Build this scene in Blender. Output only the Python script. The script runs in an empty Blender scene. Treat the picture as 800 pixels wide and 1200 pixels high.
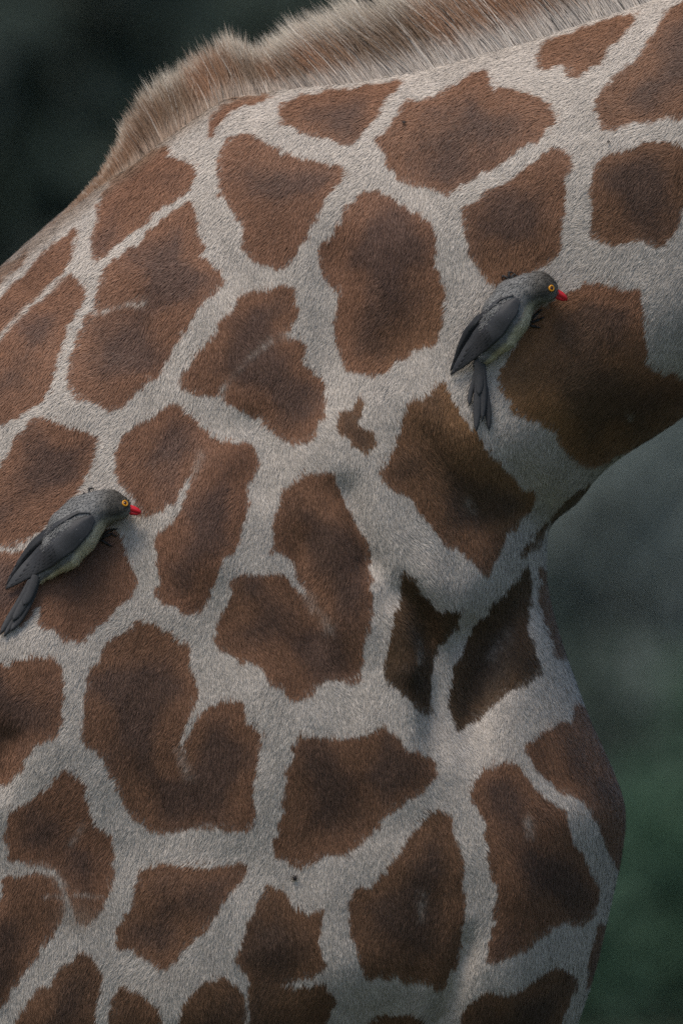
import bpy, math, random
import numpy as np

# ------------------------------------------------------------------ camera, sky, sun, exposure
S = 0.00105                     # metres per unit of the side-elevation plan (plan unit = 1.05 mm)
GROUND_Y = 3000.0               # plan height of the ground line
def PX(px): return (np.asarray(px, float) - 400.0) * S
def PZ(py): return (GROUND_Y - np.asarray(py, float)) * S

scene = bpy.context.scene
C = scene.collection
CAM_D = 16.0
cam_data = bpy.data.cameras.new('camera')
cam = bpy.data.objects.new('camera', cam_data)
C.objects.link(cam)
cam.location = (0.0, -CAM_D, float(PZ(600)))
cam.rotation_euler = (math.radians(90), 0, 0)
cam_data.sensor_fit = 'HORIZONTAL'
cam_data.sensor_width = 24.0
cam_data.lens = 24.0 * CAM_D / (800 * S)
cam_data.clip_start = 0.5
cam_data.clip_end = 3000
cam_data.dof.use_dof = True
cam_data.dof.focus_distance = CAM_D - 0.22
cam_data.dof.aperture_fstop = 4.0
scene.camera = cam

SUN_DIR = np.array([-0.30, -0.42, 0.86]); SUN_DIR /= np.linalg.norm(SUN_DIR)
el = math.asin(SUN_DIR[2]); az = math.atan2(SUN_DIR[0], SUN_DIR[1])
world = bpy.data.worlds.new('World'); scene.world = world
world.use_nodes = True
wn = world.node_tree.nodes; wl = world.node_tree.links
bg = wn['Background']
sky = wn.new('ShaderNodeTexSky'); sky.sky_type = 'NISHITA'; sky.sun_disc = False
sky.sun_elevation = el; sky.sun_rotation = az % (2 * math.pi)
sky.air_density = 1.0; sky.dust_density = 4.0; sky.ozone_density = 1.0; sky.altitude = 1000
wl.new(sky.outputs[0], bg.inputs[0]); bg.inputs[1].default_value = 0.065
sun_data = bpy.data.lights.new('sun', 'SUN'); sun_data.energy = 1.4; sun_data.angle = math.radians(25)
sun_data.color = (1.0, 0.90, 0.78)
sun = bpy.data.objects.new('sun', sun_data); C.objects.link(sun)
from mathutils import Vector, Matrix
sun.rotation_euler = Vector(SUN_DIR).to_track_quat('Z', 'Y').to_euler()
sun.location = (0, 0, 30)
vs = scene.view_settings
vs.view_transform = 'Standard'; vs.look = 'None'; vs.exposure = 0.97; vs.gamma = 1.0; vs.use_curve_mapping = False
scene.cycles.use_denoising = False
scene.cycles.max_bounces = 6

rng = np.random.default_rng(7)
random.seed(7)

# ------------------------------------------------------------------ helpers
def mesh_np(name, verts, faces, smooth=True):
    """faces: list of int arrays (n,3) or (n,4)"""
    me = bpy.data.meshes.new(name)
    verts = np.ascontiguousarray(verts, np.float32)
    me.vertices.add(len(verts)); me.vertices.foreach_set('co', verts.ravel())
    faces = [np.asarray(f, np.int32) for f in faces if len(f)]
    nl = sum(f.size for f in faces); npol = sum(len(f) for f in faces)
    me.loops.add(nl); me.polygons.add(npol)
    me.loops.foreach_set('vertex_index', np.concatenate([f.ravel() for f in faces]))
    tot = np.concatenate([np.full(len(f), f.shape[1], np.int32) for f in faces])
    start = np.concatenate([[0], np.cumsum(tot)[:-1]]).astype(np.int32)
    me.polygons.foreach_set('loop_start', start)
    me.polygons.foreach_set('use_smooth', np.full(npol, smooth))
    me.update(calc_edges=True)
    return me
def set_color(me, name, rgb):
    a = me.attributes.new(name, 'FLOAT_COLOR', 'POINT')
    col = np.ones((len(rgb), 4), np.float32); col[:, :3] = rgb
    a.data.foreach_set('color', col.ravel())
def set_vec(me, name, v):
    a = me.attributes.new(name, 'FLOAT_VECTOR', 'POINT')
    a.data.foreach_set('vector', np.ascontiguousarray(v, np.float32).ravel())
def obj(name, me, m=None, parent=None):
    o = bpy.data.objects.new(name, me); C.objects.link(o)
    if m is not None and me is not None and not me.materials: me.materials.append(m)
    if parent is not None: o.parent = parent
    return o
def thing(name, label, cat, group=None, me=None, m=None):
    o = obj(name, me, m); o['label'] = label; o['category'] = cat
    if group: o['group'] = group
    return o
def mat(name, color=None, attr=None, rough=0.6, spec=0.3, normal_attr=None, noise=None, sheen=0.0, bump=None, coat=0.0, trans=0.0):
    m = bpy.data.materials.new(name); m.use_nodes = True
    nt = m.node_tree; b = nt.nodes['Principled BSDF']
    b.inputs['Roughness'].default_value = rough
    b.inputs['Specular IOR Level'].default_value = spec
    if sheen: b.inputs['Sheen Weight'].default_value = sheen; b.inputs['Sheen Roughness'].default_value = 0.5
    if coat: b.inputs['Coat Weight'].default_value = coat; b.inputs['Coat Roughness'].default_value = 0.1
    src = None
    if attr:
        a = nt.nodes.new('ShaderNodeAttribute'); a.attribute_name = attr; src = a.outputs['Color']
    else:
        b.inputs['Base Color'].default_value = (*color, 1)
        if noise:
            r = nt.nodes.new('ShaderNodeRGB'); r.outputs[0].default_value = (*color, 1); src = r.outputs[0]
    if noise:
        scale, amount = noise
        tc = nt.nodes.new('ShaderNodeTexCoord')
        n = nt.nodes.new('ShaderNodeTexNoise'); n.inputs['Scale'].default_value = scale; n.inputs['Detail'].default_value = 4
        nt.links.new(tc.outputs['Object'], n.inputs['Vector'])
        mr = nt.nodes.new('ShaderNodeMapRange'); mr.inputs['To Min'].default_value = 1 - amount; mr.inputs['To Max'].default_value = 1 + amount
        nt.links.new(n.outputs['Fac'], mr.inputs['Value'])
        mx = nt.nodes.new('ShaderNodeVectorMath'); mx.operation = 'SCALE'
        nt.links.new(src, mx.inputs[0]); nt.links.new(mr.outputs[0], mx.inputs['Scale'])
        src = mx.outputs[0]
    if src is not None: nt.links.new(src, b.inputs['Base Color'])
    if normal_attr:
        a = nt.nodes.new('ShaderNodeAttribute'); a.attribute_name = normal_attr
        nt.links.new(a.outputs['Vector'], b.inputs['Normal'])
    elif bump:
        tc = nt.nodes.new('ShaderNodeTexCoord')
        n = nt.nodes.new('ShaderNodeTexNoise'); n.inputs['Scale'].default_value = bump[0]; n.inputs['Detail'].default_value = 5
        nt.links.new(tc.outputs['Object'], n.inputs['Vector'])
        bp = nt.nodes.new('ShaderNodeBump'); bp.inputs['Strength'].default_value = bump[1]; bp.inputs['Distance'].default_value = bump[2]
        nt.links.new(n.outputs['Fac'], bp.inputs['Height']); nt.links.new(bp.outputs[0], b.inputs['Normal'])
    return m
def norm(v): return v / np.maximum(np.linalg.norm(v, axis=-1, keepdims=True), 1e-9)

def surface_nets(F, origin, h):
    neg = F < 0
    cnt = np.zeros(tuple(s - 1 for s in F.shape), np.int8)
    corners = [(i, j, k) for i in (0, 1) for j in (0, 1) for k in (0, 1)]
    def sh(A, c): return A[c[0]:A.shape[0] - 1 + c[0], c[1]:A.shape[1] - 1 + c[1], c[2]:A.shape[2] - 1 + c[2]]
    for c in corners: cnt += sh(neg, c)
    act = np.argwhere((cnt > 0) & (cnt < 8))
    idx = np.full(cnt.shape, -1, np.int32); idx[tuple(act.T)] = np.arange(len(act))
    vals = {c: F[act[:, 0] + c[0], act[:, 1] + c[1], act[:, 2] + c[2]] for c in corners}
    acc = np.zeros((len(act), 3)); n = np.zeros(len(act))
    for a in corners:
        for ax in range(3):
            if a[ax] == 1: continue
            b = list(a); b[ax] = 1; b = tuple(b)
            va, vb = vals[a], vals[b]
            cr = (va < 0) != (vb < 0)
            t = np.where(cr, va / np.where(cr, va - vb, 1), 0)
            p = np.tile(np.array(a, float), (len(act), 1)); p[:, ax] += t
            acc[cr] += p[cr]; n[cr] += 1
    V = (act + acc / n[:, None]) * h + np.asarray(origin)
    quads = []
    for ax in range(3):
        b, c = (ax + 1) % 3, (ax + 2) % 3
        sl0 = [slice(None)] * 3; sl1 = [slice(None)] * 3
        sl0[ax] = slice(0, -1); sl1[ax] = slice(1, None)
        e = np.argwhere(neg[tuple(sl0)] != neg[tuple(sl1)])
        ok = (e[:, b] > 0) & (e[:, c] > 0) & (e[:, b] < cnt.shape[b]) & (e[:, c] < cnt.shape[c])
        e = e[ok]
        q = []
        for db, dc in ((-1, -1), (0, -1), (0, 0), (-1, 0)):
            ee = e.copy(); ee[:, b] += db; ee[:, c] += dc
            q.append(idx[tuple(ee.T)])
        q = np.stack(q, 1)
        inside = neg[tuple(e.T)]
        q[~inside] = q[~inside][:, ::-1]
        quads.append(q)
    Q = np.concatenate(quads)
    return V, Q[(Q >= 0).all(1)]

def seg_dist(P, A, B, ra=None, rb=None):
    """distance of points (...,n) to the segment AB, and the parameter along it"""
    A = np.asarray(A, float); B = np.asarray(B, float)
    d = B - A; L = (d * d).sum()
    t = np.clip(((P - A) * d).sum(-1) / L, 0, 1)
    return np.linalg.norm(P - A - t[..., None] * d, axis=-1), t
def poly_sd(X, Y, poly):
    """signed distance to polygon, negative outside, positive inside"""
    poly = np.asarray(poly, float)
    d = np.full(X.shape, 1e9); ins = np.zeros(X.shape, bool)
    for (x0, y0), (x1, y1) in zip(poly, np.roll(poly, -1, 0)):
        dx, dy = x1 - x0, y1 - y0
        t = np.clip(((X - x0) * dx + (Y - y0) * dy) / (dx * dx + dy * dy + 1e-12), 0, 1)
        d = np.minimum(d, (X - x0 - t * dx) ** 2 + (Y - y0 - t * dy) ** 2)
        if y0 != y1:
            cond = (y0 > Y) != (y1 > Y)
            ins ^= cond & (X < (x1 - x0) * (Y - y0) / (y1 - y0) + x0)
    d = np.sqrt(d)
    return np.where(ins, d, -d)
def blur(A, sig):
    r = int(sig * 3) + 1
    k = np.exp(-0.5 * (np.arange(-r, r + 1) / sig) ** 2); k /= k.sum()
    for ax in (0, 1):
        P = np.pad(A, [(r, r) if a == ax else (0, 0) for a in (0, 1)], mode='edge')
        out = np.zeros_like(A)
        for i, w in enumerate(k):
            sl = [slice(None)] * 2; sl[ax] = slice(i, i + A.shape[ax]); out += w * P[tuple(sl)]
        A = out
    return A
def smooth_poly(P, n=2):
    P = np.asarray(P, float)
    for _ in range(n):
        Q = np.roll(P, -1, 0)
        P = np.stack([0.75 * P + 0.25 * Q, 0.25 * P + 0.75 * Q], 1).reshape(-1, 2)
    return P
def bilin(A, fx, fy):
    fx = np.clip(fx, 0, A.shape[0] - 1.001); fy = np.clip(fy, 0, A.shape[1] - 1.001)
    i = fx.astype(int); j = fy.astype(int); u = fx - i; v = fy - j
    if A.ndim == 3: u = u[:, None]; v = v[:, None]
    return (A[i, j] * (1 - u) * (1 - v) + A[i + 1, j] * u * (1 - v) + A[i, j + 1] * (1 - u) * v + A[i + 1, j + 1] * u * v)
NTAB = [rng.random((257, 257)) for _ in range(8)]
def vnoise(x, y, k=0):
    A = NTAB[k % 8]
    xi = np.floor(x).astype(int); yi = np.floor(y).astype(int)
    u = x - xi; v = y - yi; u = u * u * (3 - 2 * u); v = v * v * (3 - 2 * v)
    x0 = xi % 256; y0 = yi % 256; x1 = (xi + 1) % 256; y1 = (yi + 1) % 256
    return A[x0, y0] * (1 - u) * (1 - v) + A[x1, y0] * u * (1 - v) + A[x0, y1] * (1 - u) * v + A[x1, y1] * u * v - 0.5
def sstep(a, b, x):
    t = np.clip((x - a) / (b - a), 0, 1); return t * t * (3 - 2 * t)

# ------------------------------------------------------------------ setting: ground
g = 1500.0
gm = mesh_np('ground', [(-g, -g, 0), (g, -g, 0), (g, g, 0), (-g, g, 0)], [np.array([[0, 1, 2, 3]])])
ground = obj('ground', gm, mat('dry_grass_ground', (0.045, 0.06, 0.04), rough=0.9, spec=0.1, noise=(0.35, 0.45)))
ground['kind'] = 'structure'

# ------------------------------------------------------------------ giraffe: form
# midline profile of the animal in side elevation (plan units): back, neck, breast, belly, rump
OUTLINE = [(-20, 330), (0, 317), (30, 288), (60, 262), (100, 229), (130, 203), (160, 180), (200, 148), (240, 119), (262, 106),
           (330, 93), (400, 86), (480, 72), (560, 50), (640, 26), (700, 6), (760, -14), (900, -70), (1100, -190),
           (1400, -460), (1700, -800), (1890, -1060), (1990, -1090), (2050, -980), (1960, -800), (1850, -600), (1650, -320), (1350, 20),
           (1050, 300), (900, 415), (800, 488), (770, 509), (740, 526), (715, 544), (700, 557), (692, 566), (684, 580), (668, 596), (652, 606), (641, 613),
           (640, 640), (638, 665), (641, 692), (650, 730), (664, 773), (676, 806), (690, 844), (705, 876), (720, 909), (731, 938),
           (733, 958), (730, 990), (722, 1030), (713, 1068), (706, 1100), (697, 1138), (686, 1172), (674, 1205), (640, 1290),
           (560, 1390), (420, 1450), (100, 1500), (-400, 1470), (-800, 1330), (-1060, 1150), (-1150, 950), (-1080, 760),
           (-850, 640), (-500, 540), (-250, 465), (-100, 390)]
TH = [(850, 220, .22), (650, 300, .235), (500, 250, .225), (350, 300, .225), (200, 400, .25), (0, 500, .27), (250, 700, .285), (430, 620, .262),
      (450, 800, .275), (580, 720, .235), (620, 900, .245), (620, 1100, .245), (300, 1100, .285), (300, 850, .295), (500, 1280, .20), (0, 850, .315), (0, 1100, .30), (-500, 900, .37), (-900, 900, .32), (1200, 60, .14), (1600, -400, .115),
      (1900, -850, .10), (200, 1450, .21), (150, 200, .22), (720, 960, .24)]
RR = [(690, 480, .15), (800, 420, .15), (850, 220, .245), (600, 300, .26), (400, 300, .30), (150, 400, .33), (0, 600, .34), (300, 800, .34), (600, 900, .25), (650, 1100, .25), (600, 650, .20), (-500, 950, .38),
      (1300, -150, .17), (1700, -600, .13), (300, 1200, .34)]
# relief strokes on the flank: polyline, height in mm, half width
RELIEF = [
    ([(395, 550), (418, 615), (440, 690)], -15, 20),
    ([(450, 680), (474, 705), (492, 738), (500, 800)], -16, 16),
        ([(645, 655), (612, 700), (575, 748), (548, 815), (535, 900)], -40, 32),
    ([(470, 665), (530, 690), (585, 655), (630, 610)], 16, 36),
    ([(540, 738), (575, 705), (610, 672), (643, 628)], 9, (6, 42)),
    ([(560, 715), (528, 760), (512, 810), (506, 910)], -14, 15),
    ([(425, 640), (445, 668), (462, 690)], -5, 14),
    ([(462, 690), (482, 735), (491, 770), (480, 800)], 18, (16, 4)),
    ([(478, 672), (497, 720), (506, 765), (503, 815), (498, 880)], -18, 11),
    ([(402, 560), (418, 612), (438, 680)], -9, 6),
        ([(470, 1290), (508, 1195), (532, 1140), (549, 1085), (553, 1040)], 7, (4, 26)),
    ([(692, 556), (660, 592), (640, 612)], -14, 7),
    ([(470, 1300), (505, 1205), (526, 1155), (543, 1105), (550, 1070)], -24, 11),
    ([(590, 1260), (600, 1180), (610, 1080), (605, 960)], 22, 50),
    ([(420, 1200), (480, 1080), (500, 960)], 10, 50),
    ([(400, 560), (405, 660), (410, 780)], 14, 40),
    ([(345, 600), (362, 690), (372, 780)], -9, 20),
    ([(290, 470), (310, 520), (300, 600)], -9, 26),
    ([(250, 500), (240, 600), (225, 700)], 9, 40),
    ([(420, 230), (440, 320), (455, 420)], 8, 26),
    ([(398, 260), (392, 330), (380, 420), (375, 500)], -7, 26),
    ([(470, 480), (520, 560), (575, 640)], -10, 20),
    ([(520, 480), (570, 560), (615, 610)], 9, 22),
    ([(-10, 930), (12, 880), (22, 840)], -16, 18),
    ([(-10, 1180), (8, 1110), (6, 1040)], 8, 14),
    ([(640, 830), (668, 880), (700, 950), (712, 1000)], 12, 26),
    ([(628, 850), (645, 900), (665, 930)], -8, 16),
    ([(150, 195), (110, 290), (60, 400)], 7, 40),
    ([(170, 330), (130, 430)], -6, 26),
    ([(260, 1000), (240, 1100), (200, 1230)], 8, 60),
    ([(320, 1100), (340, 1200), (350, 1300)], -12, 40),
    ([(660, 1120), (650, 1180), (630, 1260)], -10, 12),
]
MAP_X0, MAP_X1, MAP_Y0, MAP_Y1, MAP_H = -1300.0, 2300.0, -1300.0, 1700.0, 5.0
mx = np.arange(MAP_X0, MAP_X1, MAP_H); my = np.arange(MAP_Y0, MAP_Y1, MAP_H)
MX, MY = np.meshgrid(mx, my, indexing='ij')
sd = poly_sd(MX, MY, smooth_poly(OUTLINE, 1)) * S
def rbf(pts, soft):
    num = np.zeros_like(MX); den = np.zeros_like(MX)
    for x, y, v in pts:
        w = 1.0 / (((MX - x) ** 2 + (MY - y) ** 2) / soft ** 2 + 0.35) ** 2
        num += w * v; den += w
    return num / den
Tm = rbf(TH, 130.0); Rm = rbf(RR, 160.0)
q = (1 - np.minimum(sd / Rm, 1)) ** 2.0
q = np.where(sd < 0, 1 - 2 * sd / Rm, q)
q = blur(q, 2.2)
rel = np.zeros_like(MX)
for pl, amp, w in RELIEF:
    P = np.stack([MX, MY], -1)
    wa, wb = w if isinstance(w, tuple) else (w, w); w = max(wa, wb)
    box = (MX > min(p[0] for p in pl) - 4 * w) & (MX < max(p[0] for p in pl) + 4 * w) & (MY > min(p[1] for p in pl) - 4 * w) & (MY < max(p[1] for p in pl) + 4 * w)
    d = np.full(box.sum(), 1e9); tt = np.zeros(box.sum()); ww = np.full(box.sum(), float(w)); n = len(pl) - 1
    for i in range(n):
        dd, t = seg_dist(P[box], pl[i], pl[i + 1]); upd = dd < d
        d[upd] = dd[upd]; tt[upd] = (i + t[upd]) / n
        crs = (pl[i + 1][0] - pl[i][0]) * (MY[box] - pl[i][1]) - (pl[i + 1][1] - pl[i][1]) * (MX[box] - pl[i][0])
        ww[upd] = np.where(crs > 0, wa, wb)[upd]
    fade = sstep(-0.05, 0.25, tt) * sstep(1.05, 0.75, tt)
    rel[box] += amp * 0.001 * np.exp(-(d / ww) ** 2) * fade
rel += 0.006 * (vnoise(MX / 95, MY / 95, 1) + 0.5 * vnoise(MX / 40, MY / 40, 2))
rel = blur(rel, 0.9) * np.sqrt(np.clip(sd / 0.08, 0, 1))
Hm = np.maximum(Tm + rel, 0.03)
def mapxy(x, z):
    return ((x / S + 400.0) - MAP_X0) / MAP_H, ((GROUND_Y - z / S) - MAP_Y0) / MAP_H
def flank_depth(px, py):
    """half thickness of the animal at a plan position"""
    fx = (np.asarray(px, float) - MAP_X0) / MAP_H; fy = (np.asarray(py, float) - MAP_Y0) / MAP_H
    return bilin(Hm, fx, fy) * np.sqrt(np.clip(1 - bilin(q, fx, fy), 0, 1))

GH = 0.0076
ox, oy, oz = float(PX(-1250)), -0.50, -0.03
nx = int((PX(2290) - ox) / GH); ny = int(1.0 / GH) + 1; nz = int((4.62 - oz) / GH)
gx = ox + np.arange(nx) * GH; gy = oy + np.arange(ny) * GH; gz = oz + np.arange(nz) * GH
XX, ZZ = np.meshgrid(gx, gz, indexing='ij')
fx, fy = mapxy(XX.ravel(), ZZ.ravel())
q2 = bilin(q, fx, fy).reshape(nx, nz); h2 = bilin(Hm, fx, fy).reshape(nx, nz)
far = (fy.reshape(nx, nz) > len(my) - 2)
q2[far] = 6.0
F = np.empty((nx, ny, nz), np.float32)
for j, y in enumerate(gy):
    F[:, j, :] = ((y / h2) ** 2 + q2 - 1) * h2 * 0.5
# limbs, head, horns, ears, tail: tapered limbs blended into the trunk
def limb(points, k=0.05):
    """points: (px, py, y, r)"""
    pts = [(float(PX(a)), c, float(PZ(b)), r) for a, b, c, r in points]
    for A, B in zip(pts[:-1], pts[1:]):
        A = np.array(A); B = np.array(B); rm = max(A[3], B[3]) + 0.12
        lo = np.minimum(A[:3], B[:3]) - rm; hi = np.maximum(A[:3], B[:3]) + rm
        i0, j0, k0 = [max(0, int((lo[a] - (ox, oy, oz)[a]) / GH)) for a in range(3)]
        i1, j1, k1 = [min((nx, ny, nz)[a], int((hi[a] - (ox, oy, oz)[a]) / GH) + 2) for a in range(3)]
        if i1 <= i0 or j1 <= j0 or k1 <= k0: continue
        G = np.stack(np.meshgrid(gx[i0:i1], gy[j0:j1], gz[k0:k1], indexing='ij'), -1)
        d, t = seg_dist(G, A[:3], B[:3]); d = d - (A[3] + (B[3] - A[3]) * t)
        sub = F[i0:i1, j0:j1, k0:k1]
        hh = np.clip(0.5 + 0.5 * (sub - d) / k, 0, 1)
        sub[...] = sub + (d - sub) * hh - k * hh * (1 - hh)
for sy in (-1, 1):
    limb([(330, 1330, .15 * sy, .13), (300, 1560, .16 * sy, .095), (310, 2050, .16 * sy, .058), (315, 2150, .16 * sy, .062), (318, 2720, .16 * sy, .034),
          (322, 2860, .16 * sy, .044), (335, 2930, .16 * sy, .040), (345, 2965, .16 * sy, .044)], 0.06)
    limb([(-820, 1080, .16 * sy, .19), (-760, 1450, .17 * sy, .12), (-880, 1980, .16 * sy, .055), (-885, 2080, .16 * sy, .055), (-840, 2730, .16 * sy, .034),
          (-836, 2860, .16 * sy, .044), (-822, 2930, .16 * sy, .040), (-812, 2965, .16 * sy, .044)], 0.06)
    limb([(1960, -1120, .05 * sy, .028), (1935, -1220, .06 * sy, .022)], 0.02)
    limb([(1950, -1080, .08 * sy, .02), (1880, -1110, .2 * sy, .03), (1850, -1110, .26 * sy, .012)], 0.02)
limb([(1960, -1020, 0, .115), (2080, -900, 0, .085), (2190, -770, 0, .065)], 0.05)
limb([(-1120, 860, 0, .04), (-1165, 1100, 0, .025), (-1170, 1500, 0, .015)], 0.03)
GV, GQ = surface_nets(F, (ox, oy, oz), GH)
del F
body_me = mesh_np('body', GV, [GQ])
vn = np.empty(len(GV) * 3, np.float32); body_me.vertex_normals.foreach_get('vector', vn); GN = vn.reshape(-1, 3).astype(float)

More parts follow.
